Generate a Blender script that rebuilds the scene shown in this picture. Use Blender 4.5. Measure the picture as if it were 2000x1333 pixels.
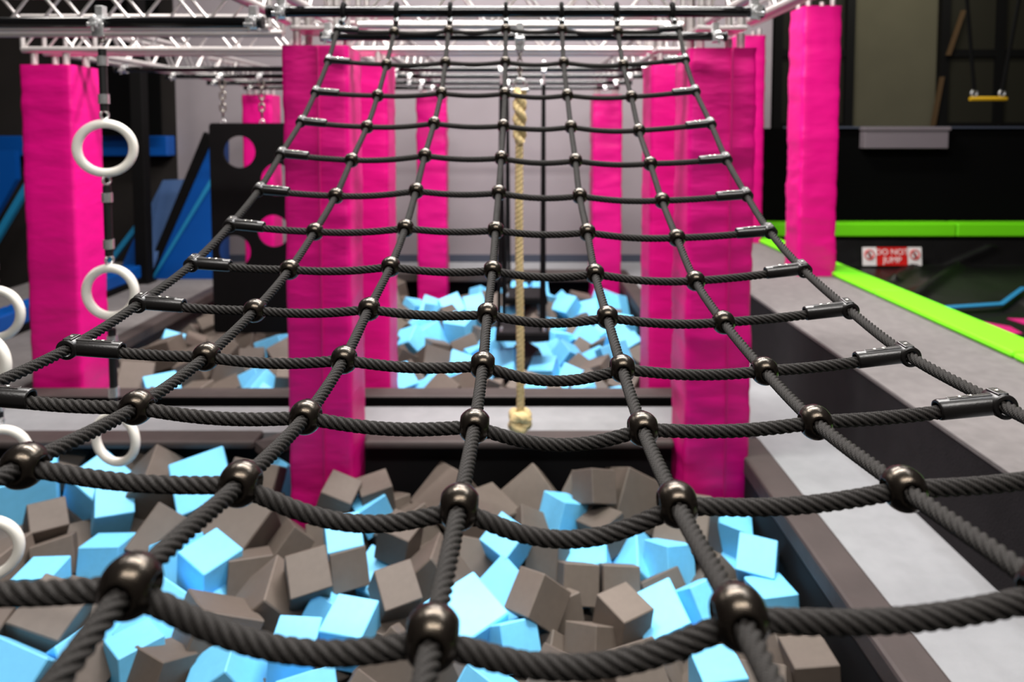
import bpy, bmesh, math, random
import numpy as np
from mathutils import Vector, Matrix, Euler, noise
from math import radians as R, pi, sin, cos

random.seed(7)
np.random.seed(7)
scene = bpy.context.scene
for o in list(bpy.data.objects):
    bpy.data.objects.remove(o, do_unlink=True)
C = scene.collection

# ------------------------------------------------------------------ camera
FPX, CX, YP = 1350.0, 1005.0, 333.0          # focal length and principal point for a 2000 x 1333 frame
PITCH = math.atan(78.0 / FPX)
CAMZ = 2.0                                    # z = 0 is the lower walkway
cp, sp = cos(PITCH), sin(PITCH)
cam = bpy.data.cameras.new('camera')
cam.sensor_fit = 'HORIZONTAL'
cam.sensor_width = 36.0
cam.lens = 36.0 * FPX / 2000.0
cam.shift_x = -(CX - 1000.0) / 2000.0
cam.shift_y = -(666.5 - YP) / 2000.0
cam.clip_start = 0.02
cam.dof.use_dof = True
cam.dof.focus_distance = 1.18
cam.dof.aperture_fstop = 3.3
camo = bpy.data.objects.new('camera', cam)
C.objects.link(camo)
camo.location = (0, 0, CAMZ)
camo.rotation_euler = (pi / 2 - PITCH, 0, 0)
scene.camera = camo

# ------------------------------------------------------------------ world, lamps, exposure
w = bpy.data.worlds.new('hall_ambient')
scene.world = w
w.use_nodes = True
w.node_tree.nodes['Background'].inputs[0].default_value = (1.0, 0.96, 0.94, 1)
w.node_tree.nodes['Background'].inputs[1].default_value = 0.08
scene.view_settings.view_transform = 'Standard'
scene.view_settings.look = 'None'
scene.view_settings.exposure = 0.0
scene.view_settings.gamma = 1.0
scene.view_settings.use_curve_mapping = False


def area(name, loc, sx, sy, power, col=(1, 1, 1), target=None):
    l = bpy.data.lights.new(name, 'AREA')
    l.shape = 'RECTANGLE'
    l.size, l.size_y, l.energy, l.color = sx, sy, power, col
    o = bpy.data.objects.new(name, l)
    C.objects.link(o)
    o.location = loc
    if target:
        o.rotation_euler = (Vector(target) - Vector(loc)).to_track_quat('-Z', 'Y').to_euler()
    return o


# rows of ceiling luminaires above the pits
area('ceiling_lamp', (0.5, -1.0, 5.8), 4.0, 0.5, 310, (1.0, 0.96, 0.92), (0.3, 3.6, 0.6))
area('ceiling_lamp', (0.0, 3.7, 6.4), 4.8, 0.5, 800, (1.0, 0.97, 0.94))
area('ceiling_lamp', (0.3, 7.4, 6.6), 4.0, 0.5, 700, (1.0, 0.95, 0.93))
area('ceiling_lamp', (2.9, 3.2, 6.4), 0.5, 3.0, 120, (0.93, 0.97, 1.0))
area('ceiling_lamp', (-4.8, 5.6, 6.4), 0.5, 3.0, 110, (1.0, 0.94, 0.88))
area('ceiling_lamp', (7.0, 11.2, 6.4), 3.0, 0.5, 110, (1.0, 0.95, 0.82))  # unseen lamp added to brighten the far right wall and its panes
# added green spot below the right truss, unseen, tints some cubes green
l = bpy.data.lights.new('green_tint_spot', 'SPOT')
l.energy, l.color, l.spot_size, l.spot_blend, l.shadow_soft_size = 26, (0.25, 1.0, 0.45), R(62), 0.9, 0.06
o = bpy.data.objects.new('green_tint_spot', l)
C.objects.link(o)
o.location = (1.0, 3.95, 2.42)
o.rotation_euler = (Vector((0.75, 3.95, -0.2)) - o.location).to_track_quat('-Z', 'Y').to_euler()


# ------------------------------------------------------------------ photo pixel -> place (for taking measurements)
def ray(px, py):
    a, b = (px - CX) / FPX, (YP - py) / FPX
    return Vector((a, cp + b * sp, -sp + b * cp))


def at_z(px, py, z):
    r = ray(px, py)
    return Vector((0, 0, CAMZ)) + r * ((z - CAMZ) / r.z)


def at_y(px, py, y):
    r = ray(px, py)
    return Vector((0, 0, CAMZ)) + r * (y / r.y)


def proj(P):
    P = np.asarray(P, float)
    h = P[..., 2] - CAMZ
    d = P[..., 1] * cp - h * sp
    u = P[..., 1] * sp + h * cp
    return np.stack([CX + FPX * P[..., 0] / d, YP - FPX * u / d], -1)


# ------------------------------------------------------------------ materials
def lin(c):
    return tuple(((v / 255) / 12.92 if v <= 10 else (((v / 255) + 0.055) / 1.055) ** 2.4) for v in c)


MATS = {}


def mat(name, rgb, rough=0.6, metal=0.0, spec=0.5, var=0.0, vscale=8.0, bump=0.0, bscale=30.0, stretch=(1, 1, 1), coat=0.0, objvar=0.0, emit=None):
    m = bpy.data.materials.new(name)
    m.use_nodes = True
    nt = m.node_tree
    b = nt.nodes['Principled BSDF']
    col = lin(rgb)
    b.inputs['Base Color'].default_value = (*col, 1)
    b.inputs['Roughness'].default_value = rough
    b.inputs['Metallic'].default_value = metal
    b.inputs['Specular IOR Level'].default_value = spec
    b.inputs['Coat Weight'].default_value = coat
    b.inputs['Coat Roughness'].default_value = 0.15
    N, L = nt.nodes.new, nt.links.new
    tc = N('ShaderNodeTexCoord')
    mp = N('ShaderNodeMapping')
    mp.inputs['Scale'].default_value = stretch
    L(tc.outputs['Object'], mp.inputs[0])
    last = None
    if var > 0:
        n = N('ShaderNodeTexNoise')
        n.inputs['Scale'].default_value = vscale
        n.inputs['Detail'].default_value = 5
        L(mp.outputs[0], n.inputs['Vector'])
        r = N('ShaderNodeMapRange')
        r.inputs['From Min'].default_value, r.inputs['From Max'].default_value = 0.3, 0.7
        r.inputs['To Min'].default_value, r.inputs['To Max'].default_value = 1 - var, 1 + var
        L(n.outputs['Fac'], r.inputs['Value'])
        last = r.outputs[0]
    if objvar > 0:
        oi = N('ShaderNodeObjectInfo')
        r = N('ShaderNodeMapRange')
        r.inputs['To Min'].default_value, r.inputs['To Max'].default_value = 1 - objvar, 1 + objvar
        L(oi.outputs['Random'], r.inputs['Value'])
        if last:
            mm = N('ShaderNodeMath')
            mm.operation = 'MULTIPLY'
            L(last, mm.inputs[0])
            L(r.outputs[0], mm.inputs[1])
            last = mm.outputs[0]
        else:
            last = r.outputs[0]
    if last:
        mx = N('ShaderNodeVectorMath')
        mx.operation = 'SCALE'
        mx.inputs[0].default_value = col
        L(last, mx.inputs['Scale'])
        L(mx.outputs[0], b.inputs['Base Color'])
    if bump > 0:
        n = N('ShaderNodeTexNoise')
        n.inputs['Scale'].default_value = bscale
        n.inputs['Detail'].default_value = 4
        L(mp.outputs[0], n.inputs['Vector'])
        bp = N('ShaderNodeBump')
        bp.inputs['Strength'].default_value = bump
        bp.inputs['Distance'].default_value = 0.01
        L(n.outputs['Fac'], bp.inputs['Height'])
        L(bp.outputs[0], b.inputs['Normal'])
    if emit:
        b.inputs['Emission Color'].default_value = (*col, 1)
        b.inputs['Emission Strength'].default_value = emit
    MATS[name] = m
    return m


mat('pink_vinyl', (198, 0, 112), 0.44, spec=0.34, var=0.05, vscale=3, bump=0.45, bscale=5, stretch=(1.2, 1.2, 3.2))
mat('pink_seam', (172, 0, 96), 0.5)
mat('blue_foam', (114, 203, 250), 0.5, spec=0.55, var=0.04, vscale=6, bump=0.15, bscale=220, objvar=0.10)
mat('grey_foam', (94, 84, 76), 0.6, spec=0.45, var=0.06, vscale=6, bump=0.15, bscale=220, objvar=0.14)
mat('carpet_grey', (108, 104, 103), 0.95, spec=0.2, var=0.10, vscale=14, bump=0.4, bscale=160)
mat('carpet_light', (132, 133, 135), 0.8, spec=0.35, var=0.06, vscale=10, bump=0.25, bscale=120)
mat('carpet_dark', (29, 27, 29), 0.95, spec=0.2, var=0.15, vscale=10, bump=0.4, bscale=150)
mat('pad_vinyl', (62, 54, 52), 0.62, spec=0.35, var=0.10, vscale=6, bump=0.35, bscale=14)
mat('pit_lining', (17, 17, 19), 0.8, spec=0.2)
mat('wall_grey', (132, 125, 128), 0.9, spec=0.2, var=0.04, vscale=2)
mat('wall_olive', (84, 81, 66), 0.9, spec=0.2, var=0.06, vscale=1.5)
mat('wall_dark', (34, 31, 29), 0.95, spec=0.15, var=0.15, vscale=1.2)
mat('black_matte', (5, 5, 5), 1.0, spec=0.05)
mat('black_panel', (9, 8, 8), 0.7, spec=0.12)
mat('black_vinyl', (9, 8, 8), 0.38, spec=0.5, bump=0.4, bscale=7)
mat('dark_glass', (38, 37, 30), 0.5, spec=0.2)
mat('mullion', (9, 9, 9), 0.6, spec=0.2)
mat('trim_blue_dark', (52, 58, 72), 0.7)
mat('duct_grey', (104, 96, 101), 0.7)
mat('aluminium', (196, 190, 188), 0.36, metal=0.7, var=0.06, vscale=20)
mat('zinc', (214, 214, 214), 0.25, metal=0.75)
mat('chain_steel', (150, 144, 136), 0.3, metal=1.0)
mat('black_pipe', (6, 6, 7), 0.12, spec=0.45)
mat('ball_plastic', (15, 12, 10), 0.24, spec=0.55, var=0.10, vscale=60, bump=0.05, bscale=500)
mat('connector_plastic', (19, 17, 16), 0.32, spec=0.5, bump=0.06, bscale=400)
mat('screw_steel', (200, 198, 192), 0.25, metal=1.0)
mat('ring_white', (238, 234, 224), 0.42, spec=0.4)
mat('sleeve_black', (14, 14, 15), 0.5)
mat('hemp', (212, 188, 138), 0.9, spec=0.2, var=0.08, vscale=40, bump=0.3, bscale=160)
mat('green_pad', (112, 222, 20), 0.45, spec=0.4, bump=0.1, bscale=12)
mat('blue_pad', (0, 70, 146), 0.42, spec=0.4, bump=0.15, bscale=8)
mat('trampoline_bed', (62, 88, 130), 0.6, spec=0.3, bump=0.5, bscale=9, stretch=(1, 1, 2.5))
mat('cyan_trim', (24, 120, 165), 0.5)
mat('magenta_print', (196, 10, 110), 0.6)
mat('yellow_bar', (214, 168, 22), 0.5)
mat('orange_brace', (72, 52, 26), 0.7)
mat('sign_red', (206, 22, 18), 0.5)
mat('sign_white', (232, 228, 224), 0.5)
mat('sign_black', (30, 20, 20), 0.6)
mat('strap_black', (9, 9, 9), 0.9, spec=0.15)

MATS['ball_plastic'].node_tree.nodes['Principled BSDF'].inputs['Specular Tint'].default_value = (1.0, 0.84, 0.66, 1)
# twisted, braided rope: fine thread weave from the mesh's UV (u round the rope, v along it in metres)
m = bpy.data.materials.new('braided_rope')
m.use_nodes = True
nt = m.node_tree
N, L = nt.nodes.new, nt.links.new
b = nt.nodes['Principled BSDF']
b.inputs['Roughness'].default_value = 0.72
b.inputs['Specular IOR Level'].default_value = 0.25
b.inputs['Sheen Weight'].default_value = 0.0
uv = N('ShaderNodeUVMap')
sx = N('ShaderNodeSeparateXYZ')
L(uv.outputs[0], sx.inputs[0])


def wavepair(su, sv):
    out = []
    for sgn in (1, -1):
        a = N('ShaderNodeMath'); a.operation = 'MULTIPLY'; a.inputs[1].default_value = su * sgn
        L(sx.outputs[0], a.inputs[0])
        c = N('ShaderNodeMath'); c.operation = 'MULTIPLY_ADD'; c.inputs[1].default_value = sv
        L(sx.outputs[1], c.inputs[0]); L(a.outputs[0], c.inputs[2])
        s = N('ShaderNodeMath'); s.operation = 'SINE'
        L(c.outputs[0], s.inputs[0])
        out.append(s.outputs[0])
    q = N('ShaderNodeMath'); q.operation = 'MULTIPLY'
    L(out[0], q.inputs[0]); L(out[1], q.inputs[1])
    return q.outputs[0]


hgt = wavepair(2 * pi * 18, 2 * pi / 0.0052)
ramp = N('ShaderNodeMapRange')
ramp.inputs['From Min'].default_value, ramp.inputs['From Max'].default_value = -0.7, 0.9
ramp.inputs['To Min'].default_value, ramp.inputs['To Max'].default_value = 0.0, 1.0
L(hgt, ramp.inputs['Value'])
mixc = N('ShaderNodeMix'); mixc.data_type = 'RGBA'
mixc.inputs[6].default_value = (*lin((12, 11, 10)), 1)
mixc.inputs[7].default_value = (*lin((48, 44, 41)), 1)
L(ramp.outputs[0], mixc.inputs[0])
L(mixc.outputs[2], b.inputs['Base Color'])
bp = N('ShaderNodeBump'); bp.inputs['Strength'].default_value = 0.7; bp.inputs['Distance'].default_value = 0.0009
L(ramp.outputs[0], bp.inputs['Height']); L(bp.outputs[0], b.inputs['Normal'])
MATS['braided_rope'] = m


# ------------------------------------------------------------------ object helpers
def tag(o, label=None, cat=None, group=None, kind=None):
    if label: o['label'] = label
    if cat: o['category'] = cat
    if group: o['group'] = group
    if kind: o['kind'] = kind
    return o


def thing(name, loc, label, cat, group=None, rz=0.0):
    o = bpy.data.objects.new(name, None)
    o.empty_display_size = 0.1
    C.objects.link(o)
    o.location = loc
    o.rotation_euler = (0, 0, rz)
    return tag(o, label, cat, group)


class MB:
    """collects boxes, tubes and other solids in world space, then builds ONE mesh object"""
    def __init__(s):
        s.v, s.f, s.sm = [], [], []

    def add(s, vs, fs, smooth=False):
        k = len(s.v)
        s.v += [Vector(x) for x in vs]
        s.f += [tuple(i + k for i in f) for f in fs]
        s.sm += [smooth] * len(fs)
        return s

    def box(s, a, b, bev=0.0):
        a, b = [min(p, q) for p, q in zip(a, b)], [max(p, q) for p, q in zip(a, b)]
        if bev <= 0:
            vs = [(x, y, z) for x in (a[0], b[0]) for y in (a[1], b[1]) for z in (a[2], b[2])]
            return s.add(vs, [(0, 1, 3, 2), (4, 6, 7, 5), (0, 4, 5, 1), (2, 3, 7, 6), (0, 2, 6, 4), (1, 5, 7, 3)])
        bm = bmesh.new()
        bmesh.ops.create_cube(bm, size=1)
        for v in bm.verts:
            v.co = Vector([(p + q) / 2 + c * (q - p) for p, q, c in zip(a, b, v.co)])
        bmesh.ops.bevel(bm, geom=list(bm.edges), offset=bev, segments=2, affect='EDGES', profile=0.5)
        s.add([v.co.copy() for v in bm.verts], [[v.index for v in f.verts] for f in bm.faces], False)
        bm.free()
        return s

    def tube(s, pts, r, n=10, caps=True, closed=False):
        pts = [Vector(p) for p in pts]
        k = len(pts)
        rs = r if isinstance(r, (list, tuple)) else [r] * k
        vs, fs = [], []
        up = None
        for i, p in enumerate(pts):
            if closed:
                t = pts[(i + 1) % k] - pts[i - 1]
            else:
                t = pts[min(i + 1, k - 1)] - pts[max(i - 1, 0)]
            t.normalize()
            if up is None:
                up = Vector((0, 0, 1)) if abs(t.z) < 0.9 else Vector((0, 1, 0))
            up = (up - t * up.dot(t))
            if up.length < 1e-6:
                up = t.orthogonal()
            up.normalize()
            sd = t.cross(up)
            for j in range(n):
                a = 2 * pi * j / n
                vs.append(p + (up * cos(a) + sd * sin(a)) * rs[i])
        for i in range(k if closed else k - 1):
            for j in range(n):
                a, b2 = i * n + j, i * n + (j + 1) % n
                c, d = ((i + 1) % k) * n + (j + 1) % n, ((i + 1) % k) * n + j
                fs.append((a, b2, c, d))
        s.add(vs, fs, True)
        if caps and not closed:
            s.add(vs[:n], [tuple(range(n))[::-1]])
            s.add(vs[-n:], [tuple(range(n))])
        return s

    def torus(s, c, R_, r, M=None, n=36, m_=12):
        M = M or Matrix()
        pts = [Vector(c) + M @ Vector((cos(2 * pi * i / n) * R_, 0, sin(2 * pi * i / n) * R_)) for i in range(n)]
        return s.tube(pts, r, m_, closed=True)

    def prism(s, poly, d):
        """poly: 3-D points of one face, d: offset vector"""
        k = len(poly)
        a = [Vector(p) for p in poly]
        bb = [p + Vector(d) for p in a]
        return s.add(a + bb, [tuple(range(k)), tuple(range(2 * k - 1, k - 1, -1))] + [(i, i + k, (i + 1) % k + k, (i + 1) % k) for i in range(k)])

    def build(s, name, mt, parent=None, local=False):
        off = Vector((0, 0, 0))
        if parent is not None and not local:
            pm = mw(parent).inverted()
            vv = [pm @ v for v in s.v]
        elif parent is None:
            xs = [[v[i] for v in s.v] for i in range(3)]
            off = Vector(((min(xs[0]) + max(xs[0])) / 2, (min(xs[1]) + max(xs[1])) / 2, min(xs[2])))
            vv = [v - off for v in s.v]
        else:
            vv = s.v
        me = bpy.data.meshes.new(name)
        me.from_pydata([tuple(v) for v in vv], [], s.f)
        me.polygons.foreach_set('use_smooth', s.sm)
        me.materials.append(MATS[mt])
        bmx = bmesh.new(); bmx.from_mesh(me)
        bmesh.ops.recalc_face_normals(bmx, faces=bmx.faces)
        bmx.to_mesh(me); bmx.free()
        me.update()
        o = bpy.data.objects.new(name, me)
        C.objects.link(o)
        if parent is not None:
            o.parent = parent
        else:
            o.location = off
        return o


def mw(o):
    M = Matrix.LocRotScale(o.location, o.rotation_euler, o.scale)
    return (mw(o.parent) @ M) if o.parent else M


def put(me, name, M, parent=None):
    """an object that shares mesh data, at world matrix M"""
    o = bpy.data.objects.new(name, me)
    C.objects.link(o)
    if parent is not None:
        o.parent = parent
        M = mw(parent).inverted() @ M
    o.matrix_local = M
    return o


def struct(mb, name, mt, parent=None):
    o = mb.build(name, mt, parent)
    if parent is None:
        o['kind'] = 'structure'
    return o

# ------------------------------------------------------------------ the hall and its decks (z = 0: lower walkway)
PIT_FLOOR = -0.95
FX0, FX1 = -9.5, 10.5
struct(MB().box((FX0, -2.0, PIT_FLOOR - 0.1), (FX1, 14.0, PIT_FLOOR)), 'floor', 'pit_lining')
struct(MB().box((-5.1, 10.45, PIT_FLOOR), (3.86, 10.6, 6.0)), 'wall_back', 'wall_grey')
struct(MB().box((-5.1, 10.41, 0.0), (3.86, 10.45, 0.11)), 'baseboard_back', 'trim_blue_dark')
struct(MB().box((FX0, 10.45, PIT_FLOOR), (-5.1, 10.6, 6.0)), 'wall_back_left', 'wall_dark')
struct(MB().box((FX0 - 0.15, -2.0, PIT_FLOOR), (FX0, 10.6, 6.0)), 'wall_left', 'wall_dark')
struct(MB().box((3.48, 9.72, PIT_FLOOR), (FX1, 9.85, 2.03)), 'wall_right_low', 'black_matte')
struct(MB().box((3.86, 13.0, 1.6), (FX1, 13.15, 6.0)), 'wall_right_far', 'wall_olive')
struct(MB().box((FX1, -2.0, PIT_FLOOR), (FX1 + 0.15, 13.15, 6.0)), 'wall_right', 'wall_dark')
struct(MB().box((3.86, 9.66, 2.03), (FX1, 9.95, 2.055)), 'trim_1', 'trim_blue_dark')

# lower walkways
struct(MB().box((1.58, -0.5, PIT_FLOOR), (2.1, 10.41, 0.0)), 'floor_walkway_right', 'carpet_light')
struct(MB().box((-3.85, 4.476, PIT_FLOOR), (1.58, 4.90, 0.0)), 'floor_walkway_cross', 'carpet_light')
struct(MB().box((-3.85, 9.76, PIT_FLOOR), (1.58, 10.41, 0.0)), 'floor_walkway_back', 'carpet_light')
struct(MB().box((-6.4, -0.5, PIT_FLOOR), (-3.85, 10.41, 0.0)), 'floor_walkway_left', 'carpet_grey')
# upper deck: dark riser with grey carpet on top
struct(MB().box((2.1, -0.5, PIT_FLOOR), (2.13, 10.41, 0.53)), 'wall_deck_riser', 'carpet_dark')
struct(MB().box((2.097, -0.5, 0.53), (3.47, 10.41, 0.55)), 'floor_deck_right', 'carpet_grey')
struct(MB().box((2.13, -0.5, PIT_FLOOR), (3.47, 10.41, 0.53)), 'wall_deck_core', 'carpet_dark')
# dark linings of the pits
struct(MB().box((-3.85, 4.43, PIT_FLOOR), (1.4, 4.474, -0.045)), 'wall_pit_back', 'pit_lining')
struct(MB().box((1.40, -0.5, PIT_FLOOR), (1.575, 4.47, -0.10)), 'wall_pit_right', 'pit_lining')
struct(MB().box((1.40, 4.905, PIT_FLOOR), (1.575, 9.7, -0.10)), 'wall_pit_far_right', 'pit_lining')
struct(MB().box((-3.85, 9.72, PIT_FLOOR), (1.4, 9.755, -0.10)), 'wall_pit_far_back', 'pit_lining')
struct(MB().box((-3.85, 4.905, PIT_FLOOR), (1.4, 5.12, -0.10)), 'wall_pit_far_front', 'pit_lining')


def pad(a, b, label, mt='pad_vinyl', name='edge_pad', group='padded pit edges', bev=0.018, cat='pad'):
    return tag(MB().box(a, b, bev).build(name, mt), label, cat, group)


pad((1.395, -0.4, -0.10), (1.58, 4.36, 0.02), 'long dark vinyl edge pad along the near foam pit beside the pale walkway')
pad((-3.84, 4.29, -0.03), (-1.66, 4.476, 0.02), 'dark vinyl edge pad behind the near pit, below the hanging rings', 'pad_vinyl')
# mitred end piece next to the pillar
mb = MB()
mb.prism([(-1.655, 4.30, 0.018), (-1.60, 4.30, -0.03), (-1.42, 4.47, -0.03), (-1.50, 4.476, 0.018)], (0, 0, -0.06))
tag(mb.build('corner_pad', 'pad_vinyl'), 'small slanted corner pad next to the near left pink pillar', 'pad', 'padded pit edges')
pad((-0.96, 4.29, -0.03), (1.02, 4.476, 0.02), 'dark vinyl edge pad between the two near pink pillars', 'pad_vinyl')
fp1 = pad((-3.84, 4.955, -0.10), (-1.36, 5.14, 0.055), 'dark edge pad at the front of the far pit, below the ring chain', 'pad_vinyl')
fp2 = pad((-1.35, 4.955, -0.10), (1.575, 5.14, 0.055), 'dark edge pad at the front of the far pit, behind the knotted rope', 'pad_vinyl')
for o_, a_, b_ in ((fp1, -3.84, -1.36), (fp2, -1.35, 1.575)):
    MB().box((a_, 4.93, 0.0), (b_, 4.954, 0.05)).build('pad_front_shade', 'black_matte', o_)  # black strip standing in for the shade on the pad's front face
pad((1.395, 5.16, -0.10), (1.58, 9.7, 0.03), 'dark edge pad running along the far pit beside the pale walkway')
pad((-3.84, 9.47, -0.10), (1.385, 9.73, 0.03), 'black edge pad at the very back of the far pit', 'pad_vinyl')
pad((-3.86, 5.56, -0.10), (-3.70, 9.45, 0.02), 'dark edge pad on the left side of the far pit')

# green pads round the airbag
segs = [(-0.4, 2.2), (2.205, 4.3), (4.305, 6.0), (6.005, 7.7), (7.705, 9.4)]
for i, (a, b_) in enumerate(segs):
    x0 = 3.19 if i == 3 else 3.15
    o = pad((3.15, a, 0.552), (3.455, b_, 0.60), ['lime green edge pad nearest the viewer on the grey deck', 'lime green edge pad, second nearest on the grey deck', 'bright lime green edge pad in front of the black airbag',
            'lime green edge pad reaching behind the tall front pink pillar', 'lime green edge pad farthest back on the grey deck'][i], 'green_pad', 'green_edge_pad', 'lime green pads along the airbag', 0.02)
for i, (a, b_) in enumerate([(2.85, 6.05), (6.06, 9.3)]):
    pad((a, 9.40, 0.545), (b_, 9.66, 0.73), ['lime green wall pad on the left above the warning sign', 'lime green wall pad on the right of the far ledge'][i], 'green_pad', 'green_wall_pad', 'lime green pads along the far ledge', 0.02)
struct(MB().box((3.47, 9.42, PIT_FLOOR), (FX1, 9.70, 0.54)), 'wall_ledge', 'black_matte')

# ------------------------------------------------------------------ black airbag sheet with sign, blue trim and magenta print
bag = thing('airbag', (5.5, 8.0, -0.15), 'wrinkled glossy black airbag sheet sloping below the far green pad', 'airbag')
nx, ny = 90, 50
vs, fs = [], []


def slope(x, t):
    y, z = (9.38 - 0.28 * t, 0.50 - 1.0 * t) if t < 0.33 else (9.288 - 2.03 * (t - 0.33), 0.17 - 0.43 * (t - 0.33))
    k = 0.0
    for (x0, t0, x1, t1, h, wd) in ((4.5, 0.95, 6.5, 0.12, 0.07, 0.06), (4.9, 0.55, 5.5, 0.3, 0.05, 0.05), (4.4, 0.8, 4.9, 0.55, 0.04, 0.05), (6.2, 0.9, 7.6, 0.2, 0.06, 0.07)):
        d = Vector((x1 - x0, (t1 - t0) * 1.58))
        q = Vector((x - x0, (t - t0) * 1.58))
        u = q.dot(d) / d.length_squared
        dist = (q - d * max(0, min(1, u))).length
        k += h * math.exp(-(dist / wd) ** 2)
    k += 0.012 * noise.noise(Vector((x * 2.5, t * 5, 1.3)))
    return Vector((x, y - 0.39 * k, z + 0.92 * k))


for j in range(ny + 1):
    for i in range(nx + 1):
        vs.append(slope(3.48 + (8.6 - 3.48) * i / nx, j / ny))
for j in range(ny):
    for i in range(nx):
        a = j * (nx + 1) + i
        fs.append((a, a + 1, a + nx + 2, a + nx + 1))
MB().add(vs, fs, True).build('sloping_sheet', 'black_vinyl', bag)
MB().box((3.48, 4.0, -0.30), (8.6, 7.93, -0.12)).build('flat_sheet', 'black_vinyl', bag)


def strip(pts, wdt, z, thick=0.012):
    mb = MB()
    a = [Vector((p[0], p[1] - wdt / 2, z)) for p in pts]
    c = [Vector((p[0], p[1] + wdt / 2, z)) for p in pts]
    for i in range(len(pts) - 1):
        mb.prism([a[i], a[i + 1], c[i + 1], c[i]], (0, 0, thick))
    return mb


mb = MB()
for (p, q) in (((4.6, 7.86), (5.72, 8.02)), ((5.72, 8.02), (6.25, 8.42)), ((6.25, 8.42), (7.6, 8.40))):
    def zz(y):
        return -0.10 + max(0, (y - 7.9)) * 0.22
    a0, a1 = Vector((p[0], p[1] - 0.03, zz(p[1]) + 0.02)), Vector((q[0], q[1] - 0.03, zz(q[1]) + 0.02))
    b0, b1 = Vector((p[0], p[1] + 0.03, zz(p[1]) + 0.035)), Vector((q[0], q[1] + 0.03, zz(q[1]) + 0.035))
    mb.prism([a0, a1, b1, b0], (0, -0.01, 0.02))
mb.build('blue_trim', 'cyan_trim', bag)
for poly in ([(4.85, 7.62), (5.05, 7.7), (5.35, 7.35), (5.3, 7.1), (5.05, 7.05), (4.7, 7.3)], [(5.55, 7.68), (6.2, 7.6), (6.2, 7.0), (5.6, 7.2)], [(4.7, 6.95), (5.2, 6.9), (5.6, 6.5), (4.9, 6.4)]):
    MB().prism([(x, y, -0.118) for x, y in poly], (0, 0, 0.006)).build('print_patch', 'magenta_print', bag)

sgn = thing('warning_sign', (5.05, 9.0, 0.3), 'red and white warning sign on the black sheet under the green pad', 'sign')
sgn.rotation_euler = (R(90 - 66.8 + 20), 0, 0)
s_o = at_y(1742, 501, 9.24)
sgn.location = s_o
sgn.rotation_euler = (R(84), 0, 0)
K = 9.26 / FPX
MB().box((-30 * K, -18 * K, 0), (30 * K, 18 * K, 0.006)).build('red_panel', 'sign_red', sgn, local=True)
for sx_ in (-1, 1):
    MB().box((sx_ * 31 * K, -18 * K, 0), (sx_ * 58 * K, 18 * K, 0.006)).build('white_panel', 'sign_white', sgn, local=True)
    cx_ = sx_ * 44.5 * K
    MB().torus((cx_, 3 * K, 0.009), 9 * K, 1.3 * K, Matrix.Rotation(R(90), 3, 'X'), 28, 8).build('prohibition_ring', 'sign_red', sgn, local=True)
    MB().tube([(cx_ - 6 * K, 9 * K, 0.009), (cx_ + 6 * K, -3 * K, 0.009)], 1.2 * K, 8).build('prohibition_bar', 'sign_red', sgn, local=True)
    mb = MB()
    mb.tube([(cx_, 7 * K, 0.008), (cx_, 5 * K, 0.008)], 1.8 * K, 8).tube([(cx_, 5 * K, 0.008), (cx_, -1 * K, 0.008)], 1.2 * K, 6)
    mb.tube([(cx_ - 4 * K, 5 * K, 0.008), (cx_ + 4 * K, 2 * K, 0.008)], 0.9 * K, 6).tube([(cx_, -1 * K, 0.008), (cx_ - 3 * K, -5 * K, 0.008)], 0.9 * K, 6).tube([(cx_, -1 * K, 0.008), (cx_ + 4 * K, -4 * K, 0.008)], 0.9 * K, 6)
    mb.build('pictogram', 'sign_black', sgn, local=True)


def text(s, loc, size, mt, parent):
    cu = bpy.data.curves.new('lettering', 'FONT')
    cu.body, cu.size, cu.align_x, cu.align_y, cu.extrude = s, size, 'CENTER', 'CENTER', 0.002
    tmp = bpy.data.objects.new('lettering_curve', cu)
    C.objects.link(tmp)
    me = bpy.data.meshes.new_from_object(tmp.evaluated_get(bpy.context.evaluated_depsgraph_get()))
    bpy.data.objects.remove(tmp)
    me.materials.clear()
    me.materials.append(MATS[mt])
    o = bpy.data.objects.new('lettering', me)
    C.objects.link(o)
    o.parent = parent
    o.location = loc
    return o


text('DO NOT', (0, 8 * K, 0.008), 16 * K, 'sign_white', sgn)
text('JUMP', (0, -7.5 * K, 0.008), 16 * K, 'sign_white', sgn)

# ------------------------------------------------------------------ far right: glazing, duct box, trapeze
k = 0
for (x0, x1, nm) in ((4.87, 6.2, 'first'), (7.95, 9.98, 'second')):
    k += 1
    wo = bpy.data.objects.new('window_%d' % k, None)
    C.objects.link(wo)
    wo.location = (x0, 12.9, 2.0)
    wo['kind'] = 'structure'
    xs = [x0, x1] if k == 1 else [x0, 8.98, x1]
    zs = [2.08, 3.43, 5.2]
    for x in xs:
        MB().box((x - 0.08, 12.86, 1.7), (x + 0.08, 12.99, 5.3)).build('mullion', 'mullion', wo)
    for z in zs:
        MB().box((x0, 12.88, z - 0.07), (x1, 12.985, z + 0.07)).build('transom', 'mullion', wo)
    for a, b_ in zip(xs[:-1], xs[1:]):
        for c, d in zip(zs[:-1], zs[1:]):
            MB().box((a + 0.08, 12.93, c + 0.07), (b_ - 0.08, 12.96, d - 0.07)).build('pane', 'dark_glass', wo)
for p, q, l in (((1838, 150), (1820, 246), 'lower'), ((1880, 20), (1850, 108), 'upper')):
    P, Q = at_y(*p, 12.80), at_y(*q, 12.80)
    tag(MB().prism([P, P + Vector((0.07, 0, 0)), Q + Vector((0.07, 0, 0)), Q], (0, 0.05, 0)).build('wall_brace', 'orange_brace'), 'thin orange diagonal brace on the far wall, the %s of two' % l, 'brace', 'orange wall braces')
d = thing('duct_box', (5.42, 9.6, 1.75), 'pale grey box mounted on top of the black far wall', 'box')
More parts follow.
